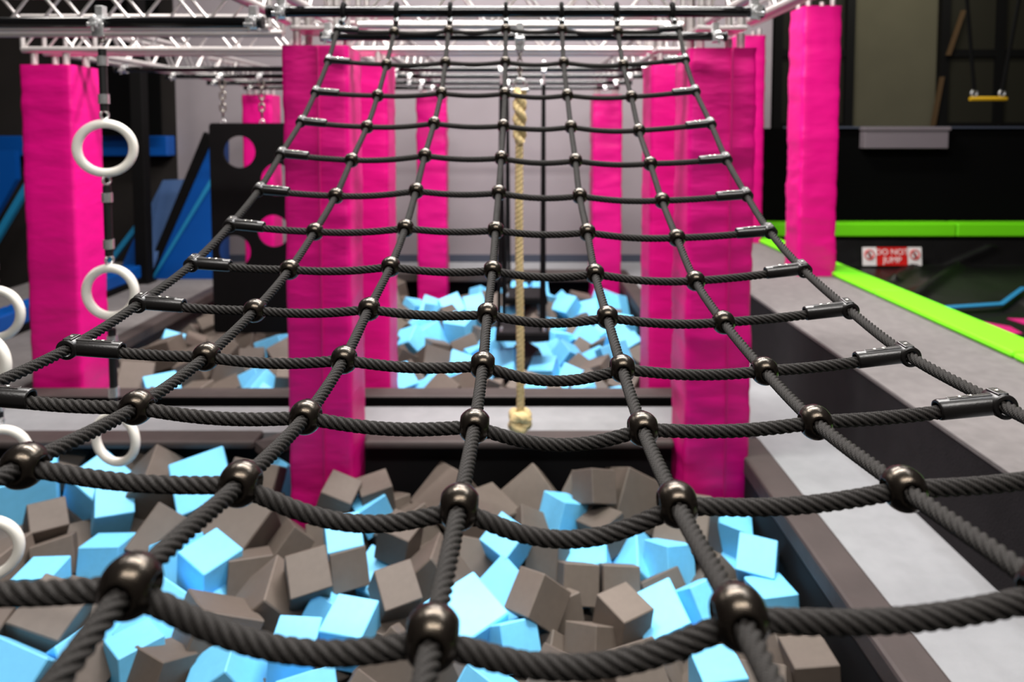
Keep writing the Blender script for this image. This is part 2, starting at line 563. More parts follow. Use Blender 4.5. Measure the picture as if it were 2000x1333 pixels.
MB().box((4.84, 9.56, 1.75), (6.0, 9.71, 2.03), 0.01).build('body', 'duct_grey', d)
MB().box((4.82, 9.54, 2.0), (6.02, 9.71, 2.05), 0.008).build('lid', 'duct_grey', d)

t = thing('trapeze_swing', (7.5, 11.0, 2.5), 'yellow trapeze bar on black straps hanging before the far window', 'trapeze')
MB().tube([(7.215, 11, 2.50), (7.24, 11, 2.50), (7.77, 11, 2.50), (7.795, 11, 2.50)], [0.03, 0.036, 0.036, 0.03], 12).build('bar', 'yellow_bar', t)
for (xa, xb) in ((7.28, 7.07), (7.72, 7.98)):
    MB().tube([(xa, 11, 2.62), (xb, 11, 4.4)], 0.028, 8).build('strap', 'strap_black', t)
    mb = MB()
    mb.torus((xa, 11, 2.585), 0.045, 0.017, None, 16, 8)
    mb.tube([(xa, 11, 2.54), (xa, 11, 2.50)], 0.02, 8)
    mb.build('shackle', 'zinc', t)

# ------------------------------------------------------------------ left: blue angled trampolines, posts
lt = thing('angled_trampoline', (-4.5, 9.3, 0), 'blue padded wedge with black frame beside the black post', 'trampoline', 'blue angled trampolines')
tri = [at_y(297, 553, 9.2), at_y(414, 270, 9.2), at_y(416, 556, 9.2)]
for p in tri: p.z = max(p.z, 0.002)
MB().prism(tri, (0, 0.55, 0)).build('side_panel', 'blue_pad', lt)
P, Q = Vector(tri[0]), Vector(tri[1])
MB().prism([P + Vector((-0.11, -0.02, 0.0)), P + Vector((0.0, -0.02, 0)), Q + Vector((0.02, -0.02, 0)), Q + Vector((-0.10, -0.02, 0.08))], (0, 0.10, 0)).build('frame_bar', 'black_panel', lt)
MB().prism([P + Vector((0.0, -0.03, 0.01)), P + Vector((0.035, -0.03, 0.01)), Q + Vector((0.035, -0.03, -0.55)), Q + Vector((0.0, -0.03, -0.5))], (0, 0.03, 0)).build('piping', 'cyan_trim', lt)
bed = [at_y(288, 545, 9.0), at_y(352, 385, 9.55), at_y(366, 350, 9.7), at_y(318, 352, 9.7), at_y(284, 420, 9.5), at_y(284, 500, 9.15)]
MB().prism(bed, (0, 0.04, -0.02)).build('bed', 'trampoline_bed', lt)
lt2 = thing('angled_trampoline', (-5.6, 9.4, 0), 'dark angled trampoline with a cyan diagonal edge behind the first pink pillar and rings', 'trampoline', 'blue angled trampolines')
P, Q = at_y(205, 515, 9.4), at_y(262, 440, 9.4)
Q2 = P + (Q - P) * 1.05
MB().prism([P, P + Vector((0.08, 0, 0)), Q2 + Vector((0.08, 0, 0)), Q2], (0, 0.08, 0)).build('edge_pad', 'cyan_trim', lt2)
MB().prism([P + Vector((0.14, 0.02, -0.2)), at_y(275, 560, 9.42), at_y(275, 470, 9.42), at_y(262, 465, 9.42)], (0, 0.2, 0)).build('side_panel', 'blue_pad', lt2)
lt3 = thing('angled_trampoline', (-7.0, 9.6, 0), 'dark blue angled trampoline with a cyan diagonal edge at the far left margin', 'trampoline', 'blue angled trampolines')
P, Q = at_y(-40, 505, 9.5), at_y(47, 358, 9.5)
MB().prism([P, P + Vector((0.10, 0, 0)), Q + Vector((0.10, 0, 0)), Q], (0, 0.08, 0)).build('edge_pad', 'cyan_trim', lt3)
MB().prism([P + Vector((-0.7, 0.05, 0.3)), P + Vector((-0.12, 0.05, 0.05)), Q + Vector((-0.15, 0.05, 0.05)), Q + Vector((-0.15, 0.05, 0.45)), Q + Vector((-1.2, 0.05, 0.45))], (0, 0.1, 0)).build('bed', 'blue_pad', lt3)
tag(MB().box((-9.4, 10.2, 1.62), (-5.12, 10.44, 1.92), 0.02).build('wall_pad', 'blue_pad'), 'long dark blue pad high on the dark left back wall', 'pad')
for (ya, yb, l) in ((5.0, 6.85, 'nearest at the left margin'), (6.87, 9.15, 'behind the white hanging rings')):
    b_ = thing('low_barrier', (-5.0, (ya + yb) / 2, 0), 'low blue barrier pad on the left walkway, ' + l, 'pad', 'blue barrier pads')
    MB().box((-5.10, ya, 0.0), (-4.86, yb, 0.075), 0.01).build('base', 'black_panel', b_)
    MB().box((-5.12, ya, 0.075), (-4.87, yb, 0.24), 0.02).build('cover', 'blue_pad', b_)
for (px, l) in ((275, 'thick black post next to the blue angled trampoline'),):
    x = at_y(px, 300, 9.0).x
    p_ = thing('net_post', (x, 9.0, 0), l, 'post')
    MB().box((x - 0.08, 8.92, 0.0), (x + 0.08, 9.08, 4.2), 0.012).build('shaft', 'black_panel', p_)
    MB().box((x - 0.11, 8.89, 0.0), (x + 0.11, 9.11, 0.03), 0.006).build('foot_plate', 'black_panel', p_)
# black partition left of the grey back wall
tag(MB().box((-6.0, 9.95, 1.93), (-5.08, 9.98, 4.6)).build('hanging_curtain', 'black_matte'), 'black curtain panel hanging beside the grey back wall', 'curtain')


# ------------------------------------------------------------------ pink padded pillars
def cover_mesh(w_, h, seedv, amp=0.006):
    """closed padded box, sides subdivided and slightly wrinkled, rounded corners"""
    prof = []
    r = 0.028
    for (sx_, sy_, a0) in ((1, 1, 0), (-1, 1, 90), (-1, -1, 180), (1, -1, 270)):
        for a in (0, 30, 60, 90):
            prof.append((sx_ * (w_ / 2 - r) + r * cos(R(a0 + a)), sy_ * (w_ / 2 - r) + r * sin(R(a0 + a))))
        x1, y1 = prof[-1]
        nx_, ny_ = [(-1, 1), (-1, -1), (1, -1), (1, 1)][int(a0 / 90)]
        x2, y2 = nx_ * (w_ / 2 - r) + r * cos(R(a0 + 90)), ny_ * (w_ / 2 - r) + r * sin(R(a0 + 90))
        for q in range(1, 7):
            prof.append((x1 + (x2 - x1) * q / 7, y1 + (y2 - y1) * q / 7))
    n = len(prof)
    rows = int(h / 0.035)
    vs, fs = [], []
    for j in range(rows + 1):
        z = h * j / rows
        for (x, y) in prof:
            a = math.atan2(y, x)
            q = noise.noise(Vector((x * 3 + seedv, y * 3, z * 9))) + 0.6 * noise.noise(Vector((x * 7, y * 7 + seedv, z * 22 + 2 * x)))
            q = q * amp * (0.4 + 1.0 * max(0, noise.noise(Vector((seedv * 2.1, x * 2, z * 1.1))) + 0.4))
            vs.append((x * (1 + q / (w_ / 2)), y * (1 + q / (w_ / 2)), z))
    for j in range(rows):
        for i in range(n):
            fs.append((j * n + i, j * n + (i + 1) % n, (j + 1) * n + (i + 1) % n, (j + 1) * n + i))
    mb = MB().add(vs, fs, True)
    mb.add(vs[-n:], [tuple(range(n))])
    mb.add(vs[:n], [tuple(range(n))[::-1]])
    return mb


def pillar(xf, yf, z0, z1, label, group, seedv, w_=0.388, amp=0.006, seam=None):
    """xf: left edge of the front, yf: front face"""
    c = Vector((xf + w_ / 2, yf + w_ / 2, z0))
    t = thing('padded_pillar', c, label, 'pillar', group)
    cover_mesh(w_, z1 - z0, seedv, amp).build('cover', 'pink_vinyl', t, local=True)
    if seam is not None:
        s_ = -w_ / 2 + seam * w_
        MB().box((s_ - 0.006, -w_ / 2 - 0.012, 0.02), (s_ + 0.006, -w_ / 2 + 0.004, z1 - z0 - 0.01), 0.003).build('seam', 'pink_seam', t, local=True)
    for sx_ in (-1, 1):
        for sy_ in (-1, 1):
            MB().tube([(sx_ * 0.12, sy_ * 0.12, z1 - z0 - 0.05), (sx_ * 0.12, sy_ * 0.12, z1 - z0 + 0.09)], 0.025, 12).build('truss_leg', 'aluminium', t, local=True)
    return t


G_ = 'pink padded pillars around the pits'
pillar(-1.372, 4.09, PIT_FLOOR, 2.50, 'large pink padded pillar standing in the near pit on the left of the net', G_, 1.0, seam=0.56)
pillar(1.033, 4.09, PIT_FLOOR, 2.485, 'large creased pink padded pillar standing in the near pit on the right of the net', G_, 5.0, w_=0.395, amp=0.013, seam=0.62)
pillar(-3.69, 5.17, PIT_FLOOR, 2.49, 'pink padded pillar behind the hanging white rings', G_, 9.0)
pillar(-1.338, 5.16, PIT_FLOOR, 2.505, 'pink padded pillar half hidden behind the near left pillar', G_, 13.0)
pillar(1.02, 5.16, PIT_FLOOR, 2.49, 'pink padded pillar half hidden behind the near right creased pillar', G_, 17.0)
pillar(-1.295, 9.12, PIT_FLOOR, 2.47, 'narrow far pink pillar at the back of the pit, left of the knotted rope', G_, 21.0, amp=0.010)
pillar(1.035, 9.12, PIT_FLOOR, 2.47, 'narrow far pink pillar at the back of the pit, right of the knotted rope', G_, 25.0, amp=0.010)
pillar(-3.59, 9.12, PIT_FLOOR, 2.47, 'far pink pillar behind the black board with round holes', G_, 29.0)
pillar(2.815, 6.79, 0.552, 3.21, 'tall pink padded pillar standing on the grey deck at the green pad', G_, 33.0, w_=0.372, amp=0.011)
pillar(2.815, 8.83, 0.552, 3.205, 'tall pink pillar on the deck, mostly hidden behind the near right pillar', G_, 37.0, w_=0.372)


# ------------------------------------------------------------------ aluminium trusses
def unit_rod(name, n=8):
    mb = MB().tube([(0, 0, 0), (0, 0, 1)], 1.0, n)
    o = mb.build(name, 'aluminium')
    me = o.data
    me.transform(Matrix.Translation(o.location))
    bpy.data.objects.remove(o)
    return me


ROD8, ROD12 = unit_rod('brace_tube', 8), unit_rod('chord_tube', 14)


def rod(me, name, a, b, r, parent):
    a, b = Vector(a), Vector(b)
    q = (b - a).to_track_quat('Z', 'Y')
    return put(me, name, Matrix.LocRotScale(a, q, (r, r, (b - a).length)), parent)


def truss(p0, p1, label, half=0.12, rc=0.0245, rb=0.0095, pitch=0.40, faces=('f', 'b'), group='aluminium lattice trusses'):
    """box truss; p0, p1: centre line ends"""
    p0, p1 = Vector(p0), Vector(p1)
    t = thing('lattice_truss', (p0 + p1) / 2, label, 'truss', group)
    ax = (p1 - p0).normalized()
    sd = ax.cross(Vector((0, 0, 1))).normalized()
    up = Vector((0, 0, 1))
    cor = {(i, j): sd * half * i + up * half * j for i in (-1, 1) for j in (-1, 1)}
    for c in cor.values():
        rod(ROD12, 'chord', p0 + c, p1 + c, rc, t)
    Ln = (p1 - p0).length
    n = max(2, int(round(Ln / pitch)))
    pr = {'f': ((1, -1), (1, 1)), 'b': ((-1, -1), (-1, 1)), 'd': ((-1, -1), (1, -1)), 'u': ((-1, 1), (1, 1))}
    for k_, f in enumerate(faces):
        a, b_ = cor[pr[f][0]], cor[pr[f][1]]
        for i in range(n):
            s0, s1, sm = p0 + ax * (Ln * i / n), p0 + ax * (Ln * (i + 1) / n), p0 + ax * (Ln * (i + 0.5) / n)
            rod(ROD8, 'brace', s0 + a, sm + b_, rb, t)
            rod(ROD8, 'brace', sm + b_, s1 + a, rb, t)
    for e in (p0, p1):
        for f in ('f', 'b'):
            rod(ROD8, 'end_post', e + cor[pr[f][0]], e + cor[pr[f][1]], 0.018, t)
    return t


ZT = 2.625 + 0.12
truss((-1.46, 4.28, ZT - 0.015), (-6.2, 4.28, ZT - 0.015), 'near lattice truss above the ring chains')
truss((-0.93, 4.28, ZT), (1.0, 4.28, ZT), 'short lattice truss behind the top of the climbing net')
truss((1.03, 5.35, ZT - 0.02), (-3.69, 5.35, ZT - 0.02), 'long second lattice truss running from the left pillar across the hall')
truss((-1.18, 4.0, ZT), (-1.18, 1.2, ZT), 'lattice truss coming forward overhead on the left of the net', faces=('f', 'b'))
truss((1.23, 4.0, ZT), (1.23, 1.2, ZT), 'lattice truss coming forward overhead on the right of the net', faces=('f', 'b'))
truss((-3.50, 5.62, ZT - 0.02), (-3.42, 9.4, ZT - 0.02), 'lattice truss receding over the left edge of the far pit')
truss((-1.13, 5.62, ZT - 0.02), (-1.11, 9.4, ZT - 0.02), 'lattice truss receding over the middle of the far pit')
truss((1.23, 5.62, ZT - 0.02), (1.23, 9.4, ZT - 0.02), 'lattice truss receding over the right edge of the far pit')
truss((2.98, 6.0, 3.50), (3.0, 9.2, 3.50), 'high lattice truss on top of the tall deck pillars', faces=('f',))

# corner blocks on the two near pillars and second-row pillars
for (x, y, l) in ((-1.18, 4.28, 'near left'), (1.23, 4.28, 'near right'), (1.21, 5.35, 'second right')):
    b_ = thing('corner_block', (x, y, 2.60), 'aluminium truss corner block on top of the %s pink pillar' % l, 'truss corner', 'truss corner blocks')
    MB().box((x - 0.15, y - 0.15, ZT - 0.15), (x + 0.15, y + 0.15, ZT - 0.125), 0.005).build('plate', 'aluminium', b_)
    MB().box((x - 0.15, y - 0.15, ZT + 0.12), (x + 0.15, y + 0.15, ZT + 0.145), 0.005).build('plate', 'aluminium', b_)
    for i in (-1, 1):
        for j in (-1, 1):
            MB().tube([(x + 0.12 * i, y + 0.12 * j, ZT - 0.125), (x + 0.12 * i, y + 0.12 * j, ZT + 0.12)], 0.0245, 12).build('corner_tube', 'aluminium', b_)


# ------------------------------------------------------------------ black pipes with clamps
def clamp(x, y, z, parent, r=0.025, zc=None):
    """half coupler round a pipe running along X, with bolt and wing nut"""
    mb = MB()
    mb.tube([(x - 0.021, y, z), (x + 0.021, y, z)], r + 0.012, 16)
    mb.box((x - 0.018, y - 0.02, z + r + 0.004), (x + 0.018, y + 0.02, z + r + 0.05), 0.004)
    o = mb.build('clamp', 'zinc', parent)
    mb = MB()
    mb.tube([(x, y - r - 0.045, z + 0.015), (x, y - r - 0.045, z - 0.05)], 0.007, 8)
    mb.tube([(x - 0.02, y - r - 0.045, z - 0.02), (x + 0.02, y - r - 0.045, z - 0.02)], 0.011, 8)
    mb.box((x - 0.015, y - r - 0.05, z - 0.012), (x + 0.015, y - r + 0.005, z + 0.012), 0.003)
    mb.build('clamp_bolt', 'zinc', o)
    return o


def pipe(x0, x1, y, z, label, clamps, r=0.025):
    t = thing('black_pipe', ((x0 + x1) / 2, y, z), label, 'pipe', 'black steel pipes')
    MB().tube([(x0, y, z), (x1, y, z)], r, 20).build('tube', 'black_pipe', t)
    for e, s_ in ((x0, -1), (x1, 1)):
        MB().tube([(e, y, z), (e + s_ * 0.012, y, z)], r + 0.004, 20).build('end_cap', 'sleeve_black', t)
    for x in clamps:
        clamp(x, y, z, t, r)
    return t


NETBAR_Y, NETBAR_Z = 3.17, 2.538
pipe(-1.11, 1.115, NETBAR_Y, NETBAR_Z, 'black pipe that carries the top of the climbing net', (-1.055, 1.085))
pipe(-3.4, -1.17, 3.22, 2.497, 'black pipe on the left that carries the ring chains', (-1.20,))
pipe(-1.06, 1.16, 3.86, 2.520, 'black pipe that carries the knotted rope, just behind the net', (-1.03, 1.11))
for i, (y, xl) in enumerate(((6.2, -3.55), (7.0, -3.5), (7.95, -3.5), (8.9, -3.45))):
    pipe(xl, 1.33, y, 2.545, ['first black cross pipe over the far pit, nearest the net', 'second black cross pipe over the far pit, carrying the holed board', 'third black cross pipe over the far pit', 'fourth black cross pipe over the far pit, farthest back'][i], (xl + 0.08, -1.2, -1.05, 1.15))


# ------------------------------------------------------------------ chains, rings, rope, hanging board, swing planks
def link_mesh(L_=0.034, wd=0.011, r=0.0042):
    pts = []
    for i in range(16):
        a = 2 * pi * i / 16
        pts.append((cos(a) * wd, 0, sin(a) * wd + (L_ / 2 - wd) * (1 if sin(a) >= 0 else -1)))
    o = MB().tube(pts, r, 6, closed=True).build('chain_link', 'chain_steel')
    me = o.data
    me.transform(Matrix.Translation(o.location))
    bpy.data.objects.remove(o)
    return me


LINK = link_mesh()


def chain(x, y, ztop, zbot, parent, sc=1.0):
    st = 0.026 * sc
    n = max(1, int((ztop - zbot) / st))
    for i in range(n):
        put(LINK, 'chain_link', Matrix.LocRotScale(Vector((x, y, ztop - st * (i + 0.5))), Euler((0, 0, (i % 2) * pi / 2 + 0.4)), (sc, sc, sc)), parent)


def ring_chain(x, y, ztop, rings, label, sleeve=0.018, first=0):
    t = thing('ring_chain', (x, y, rings[-1][0] - 0.14), label, 'ring chain', 'chains of white rings')
    if first == 0:
        clamp(x, y, ztop, t)
        MB().box((x - 0.028, y - 0.035, ztop - 0.07), (x + 0.028, y - 0.028, ztop - 0.005), 0.004).build('hanger_plate', 'zinc', t)
    RO, RT = 0.135, 0.0205
    prev = ztop - 0.06
    for i, (z, yaw, dx) in enumerate(rings):
        M = Matrix.Rotation(R(yaw), 3, 'Z')
        MB().torus((x + dx, y, z), RO - RT, RT, M, 44, 14).build('ring', 'ring_white', t)
        top = z + RO + 0.004
        xr = x + dx
        if i == 0 and first == 0:
            chain(x, y, prev, top + 0.33, t)
            prev = top + 0.33
        a, b_ = prev - 0.01, top + 0.035
        MB().tube([(xr, y, a), (xr, y, b_)], sleeve, 12).build('sleeve', 'sleeve_black', t)
        for zz_ in (a - 0.055, b_ + 0.055):
            MB().tube([(xr, y, zz_ - 0.022), (xr, y, zz_ + 0.022)], sleeve + 0.006, 14).build('ferrule', 'zinc', t)
        mb = MB().torus((xr, y, top + 0.015), 0.02, 0.006, Matrix.Rotation(R(70), 3, 'Z'), 16, 8)
        mb.build('shackle', 'zinc', t)
        if i < len(rings) - 1:
            MB().torus((xr, y, z - RO - 0.015), 0.02, 0.006, Matrix.Rotation(R(70), 3, 'Z'), 16, 8).build('shackle', 'zinc', t)
        prev = z - RO - 0.03
    return t


ring_chain(-1.905, 3.22, 2.497, [(1.917, 24, 0.0), (1.238, 0, 0.0), (0.53, -14, 0.0)], 'chain of white rings hanging in front of the left pink pillar')
ring_chain(-2.455, 3.22, 2.497, [(1.80, -62, 0.0), (1.135, 5, 0.0), (0.46, 14, 0.0)], 'chain of white rings cut off by the left margin')
ring_chain(-2.075, 2.62, 2.497, [(1.815, -14, 0.0), (1.10, -2, 0.0), (0.36, 16, 0.0)], 'nearest chain of white rings, only slivers at the left margin', first=1)


# twisted rope mesh
def rope_mesh(path, rad, strands=6, lay=0.072, per=6, ds=0.005, groove=0.74, name='rope', mt='braided_rope', hand=1.0):
    P = [Vector(p) for p in path]
    # resample
    d = [0.0]
    for a, b_ in zip(P[:-1], P[1:]):
        d.append(d[-1] + (b_ - a).length)
    n = max(2, int(d[-1] / ds))
    arr = np.array([tuple(p) for p in P])
    s = np.linspace(0, d[-1], n + 1)
    X = np.stack([np.interp(s, d, arr[:, i]) for i in range(3)], 1)
    T = np.gradient(X, axis=0)
    T /= np.linalg.norm(T, axis=1)[:, None]
    up = np.array([0, 0, 1.0]) if abs(T[0, 2]) < 0.9 else np.array([0, 1.0, 0])
    U = np.zeros_like(X)
    for i in range(n + 1):
        up = up - T[i] * up.dot(T[i])
        up /= np.linalg.norm(up)
        U[i] = up
    S = np.cross(T, U)
    m_ = strands * per
    th = np.arange(m_) / m_ * 2 * pi
    ph = ((np.arange(m_) % per) + 0.5) / per * (2 * pi / strands) - pi / strands
    a = rad * 2 / 3 if strands == 6 else rad * 0.54
    rs = rad - a
    rr = a * np.cos(ph) + np.sqrt(np.maximum(rs ** 2 - (a * np.sin(ph)) ** 2, 0))
    rr = np.maximum(rr, groove * rad)
    ang = th[None, :] + hand * 2 * pi * s[:, None] / lay
    V = X[:, None, :] + (np.cos(ang)[..., None] * U[:, None, :] + np.sin(ang)[..., None] * S[:, None, :]) * rr[None, :, None]
    V = V.reshape(-1, 3)
    i = np.arange(n)[:, None] * m_
    j = np.arange(m_)[None, :]
    j2 = (j + 1) % m_
    F = np.stack([i + j, i + j2, i + m_ + j2, i + m_ + j], -1).reshape(-1, 4)
    me = bpy.data.meshes.new(name)
    me.vertices.add(len(V)); me.vertices.foreach_set('co', V.ravel())
    me.loops.add(F.size); me.loops.foreach_set('vertex_index', F.ravel())
    me.polygons.add(len(F)); me.polygons.foreach_set('loop_start', np.arange(len(F)) * 4)
    me.polygons.foreach_set('loop_total', np.full(len(F), 4))
    me.update(calc_edges=True)
    uvl = me.uv_layers.new(name='UVMap')
    jj = np.broadcast_to(j, (n, m_)); ii = np.broadcast_to(np.arange(n)[:, None], (n, m_))
    u0, u1 = jj / m_, (jj + 1) / m_
    v0, v1 = s[ii], s[ii + 1]
    UV = np.stack([np.stack([u0, v0], -1), np.stack([u1, v0], -1), np.stack([u1, v1], -1), np.stack([u0, v1], -1)], 2).reshape(-1, 2)
    uvl.data.foreach_set('uv', UV.ravel())
    me.polygons.foreach_set('use_smooth', np.ones(len(F), bool))
    me.materials.append(MATS[mt])
    return me


def rope_obj(path, rad, parent, name, **kw):
    me = rope_mesh(path, rad, name=name, **kw)
    return put(me, name, Matrix(), parent)


XR, YR = 0.029, 3.86
t = thing('knotted_rope', (XR, YR, 0.28), 'beige climbing rope with a big end knot hanging behind the net', 'rope')
clamp(XR, YR, 2.52, t)
MB().box((XR - 0.028, YR - 0.04, 2.44), (XR + 0.028, YR - 0.028, 2.525), 0.004).build('hanger_plate', 'zinc', t)
chain(XR, YR, 2.45, 2.285, t)
MB().torus((XR, YR, 2.255), 0.032, 0.009, None, 20, 8).build('shackle', 'zinc', t)
MB().tube([(XR - 0.05, YR, 2.225), (XR + 0.05, YR, 2.225)], 0.012, 10).build('shackle_pin', 'zinc', t)
pts = [(XR + 0.004 * sin(z * 3), YR, z) for z in np.linspace(2.21, 0.36, 40)]
rope_obj(pts, 0.0245, t, 'rope', strands=3, lay=0.085, per=8, ds=0.008, groove=0.90, mt='hemp')
for s_ in (0, 1):
    pts = [(XR + 0.016 * cos(s_ * pi + (2.22 - z) * 40), YR + 0.016 * sin(s_ * pi + (2.22 - z) * 40), z) for z in np.linspace(2.225, 1.93, 40)]
    rope_obj(pts, 0.025, t, 'splice_strand', strands=3, lay=0.085, per=8, ds=0.006, groove=0.88, mt='hemp')
kn = [(XR + 0.036 * cos(a) * (1 + 0.15 * sin(3.1 * a)), YR + 0.036 * sin(a) * (1 + 0.1 * cos(2.3 * a)), 0.345 + 0.035 * sin(a * 1.5 + 0.6)) for a in np.linspace(0, 4 * pi, 90)]
rope_obj(kn, 0.033, t, 'end_knot', strands=3, lay=0.10, per=8, ds=0.006, groove=0.9, mt='hemp')

# black board with round holes, hanging from the second cross pipe
BY = 7.0
bx0, bx1, bz0, bz1 = -3.09, -2.20, -0.08, 2.075
brd = thing('holed_board', ((bx0 + bx1) / 2, BY, bz0), 'black hanging board with large round holes on chains over the far pit', 'board')
holes = [(-2.79, 1.783, 0.163), (-2.42, 1.50, 0.163), (-2.46, 0.975, 0.165), (-2.86, 0.765, 0.165)]
holes = [h for h in holes if h[2] > 0]
bm = bmesh.new()
edges = []
rc = 0.035
loop = []
for (cx_, cz_, a0) in ((bx1 - rc, bz1 - rc, 0), (bx0 + rc, bz1 - rc, 90), (bx0 + rc, bz0 + rc, 180), (bx1 - rc, bz0 + rc, 270)):
    for a in (0, 30, 60, 90):
        loop.append(bm.verts.new((cx_ + rc * cos(R(a0 + a)), BY, cz_ + rc * sin(R(a0 + a)))))
for i in range(len(loop)):
    edges.append(bm.edges.new((loop[i], loop[(i + 1) % len(loop)])))
for (hx, hz, hr) in holes:
    lp = [bm.verts.new((hx + hr * cos(2 * pi * i / 40), BY, hz + hr * sin(2 * pi * i / 40))) for i in range(40)]
    for i in range(40):
        edges.append(bm.edges.new((lp[i], lp[(i + 1) % 40])))
res = bmesh.ops.triangle_fill(bm, use_beauty=True, edges=edges)
ex = bmesh.ops.extrude_face_region(bm, geom=list(bm.faces))
for v in [g for g in ex['geom'] if isinstance(g, bmesh.types.BMVert)]:
    v.co.y += 0.03
bm.normal_update()
mb = MB()
bm.verts.index_update()
mb.add([v.co.copy() for v in bm.verts], [[v.index for v in f.verts] for f in bm.faces])
bm.free()
mb.build('panel', 'black_panel', brd)
for x in (-2.95, -2.556):
    chain(x, BY + 0.015, 2.50, bz1 + 0.012, brd, 2.3)
    clamp(x, BY, 2.545, brd)
    MB().torus((x, BY + 0.015, bz1 + 0.01), 0.022, 0.007, None, 16, 8).build('eye_bolt', 'zinc', brd)

# two swinging planks hung on paired black cables
for (y0, y1, z, x0, x1, yb, l) in ((6.02, 6.50, 0.20, -0.17, 0.31, 6.2, 'nearer black swinging plank hung on cables over the far pit'), (7.72, 8.25, 0.10, -0.13, 0.375, 7.95, 'farther black swinging plank hung on cables over the far pit')):
    t = thing('swing_plank', ((x0 + x1) / 2, (y0 + y1) / 2, z - 0.06), l, 'plank', 'swinging planks over the far pit')
    MB().box((x0, y0, z - 0.07), (x1, y1, z), 0.01).build('board', 'black_panel', t)
    MB().box((x0 + 0.02, y0 + 0.01, z), (x1 - 0.02, y1 - 0.01, z + 0.012), 0.004).build('grip_mat', 'carpet_dark', t)
    for x in (x0 + 0.05, x1 - 0.05):
        xt = x
        clamp(xt, yb, 2.545, t)
        MB().tube([(xt, yb, 2.50), (xt, yb, 2.40)], 0.012, 8).build('shackle', 'zinc', t)
        for y in (y0 + 0.05, y1 - 0.05):
            MB().tube([(xt, yb, 2.41), (x + (0.02 if y > yb else -0.02), y, z)], 0.017, 8).build('cable', 'strap_black', t)
            MB().tube([(x, y, z + 0.01), (x, y, z + 0.05)], 0.018, 10).build('cable_end', 'zinc', t)

# ------------------------------------------------------------------ climbing net (the main subject)
ROWY = [0.547, 0.765, 0.999, 1.223, 1.455, 1.676, 1.895, 2.113, 2.320, 2.538, 2.738, 2.945, 3.120]
NODES = [
    [(-945, 1105), (-348, 1120), (255, 1145), (845, 1245), (1443, 1205), (2055, 1160), (2660, 1110)],
    [(-375, 880), (47, 910), (470, 945), (897, 990), (1322, 985), (1765, 955), (2190, 905)],
    [(-60, 770), (267, 796), (597, 815), (927, 832), (1255, 838), (1592, 825), (1950, 789)],
    [(140, 678), (403, 697), (672, 703), (943, 714), (1215, 720), (1493, 725), (1770, 692)],
    [(276, 591), (498, 607), (721, 604), (952, 614), (1186, 620), (1413, 630), (1655, 603)],
    [(378, 514), (566, 527), (763, 521), (962, 529), (1162, 535), (1358, 549), (1567, 525)],
    [(452, 438), (615, 453), (792, 446), (968, 450), (1147, 454), (1322, 465), (1502, 451)],
    [(507, 370), (656, 383), (813, 373), (974, 377), (1132, 383), (1293, 392), (1457, 380)],
    [(550, 300), (687, 313), (830, 304), (979, 309), (1124, 314), (1270, 320), (1418, 310)],
    [(589, 237), (717, 248), (848, 241), (983, 246), (1115, 248), (1248, 255), (1388, 241)],
    [(617, 179), (738, 187), (862, 182), (986, 183), (1108, 186), (1233, 189), (1358, 177)],
    [(642, 117), (755, 126), (870, 122), (987, 121), (1101, 122), (1217, 127), (1338, 115)],
    [(660, 57), (770, 63), (876, 60), (988, 57), (1098, 58), (1207, 62), (1325, 55)],
]
SAG = [[.010, .012, .034, .036, .014, .010], [.012, .010, .034, .042, .012, .010], [.008, .010, .012, .028, .009, .006], [.006, .010, .010, .027, .010, .006],
       [.006, .008, .009, .017, .009, .005], [.006, .008, .009, .013, .009, .005], [.005, .007, .008, .010, .008, .005], [.005, .007, .009, .012, .008, .005],
       [.005, .007, .009, .013, .009, .005], [.005, .007, .009, .012, .009, .005], [.005, .007, .010, .013, .009, .005], [.005, .008, .010, .013, .009, .005], [.008, .012, .013, .014, .014, .012]]
grid = [[at_y(px, py, y) for (px, py) in row] for y, row in zip(ROWY, NODES)]
# three more rows towards and under the viewer, to the platform edge
for k in (1, 2, 3):
    y = ROWY[0] - 0.226 * k
    grid.insert(0, [Vector((g.x * (1 - 0.006 * k) if True else 0, y, 1.585 + 0.018 * k + 0.07 * ((c - 3) / 3.0) ** 2)) for c, g in enumerate(grid[-13])])
    SAG.insert(0, [.012] * 6)
NR = len(grid)
net = thing('climbing_net', (0, 1.6, 1.55), 'black rope climbing net with ball joints rising to a black pipe', 'climbing net')
RR = 0.0102


def catmull(pts, sub=8):
    P = [pts[0] * 2 - pts[1]] + pts + [pts[-1] * 2 - pts[-2]]
    out = []
    for i in range(1, len(P) - 2):
        p0, p1, p2, p3 = P[i - 1:i + 3]
        for k in range(sub):
            t_ = k / sub
            out.append(0.5 * ((2 * p1) + (p2 - p0) * t_ + (2 * p0 - 5 * p1 + 4 * p2 - p3) * t_ ** 2 + (3 * p1 - p0 - 3 * p2 + p3) * t_ ** 3))
    out.append(pts[-1].copy())
    return out


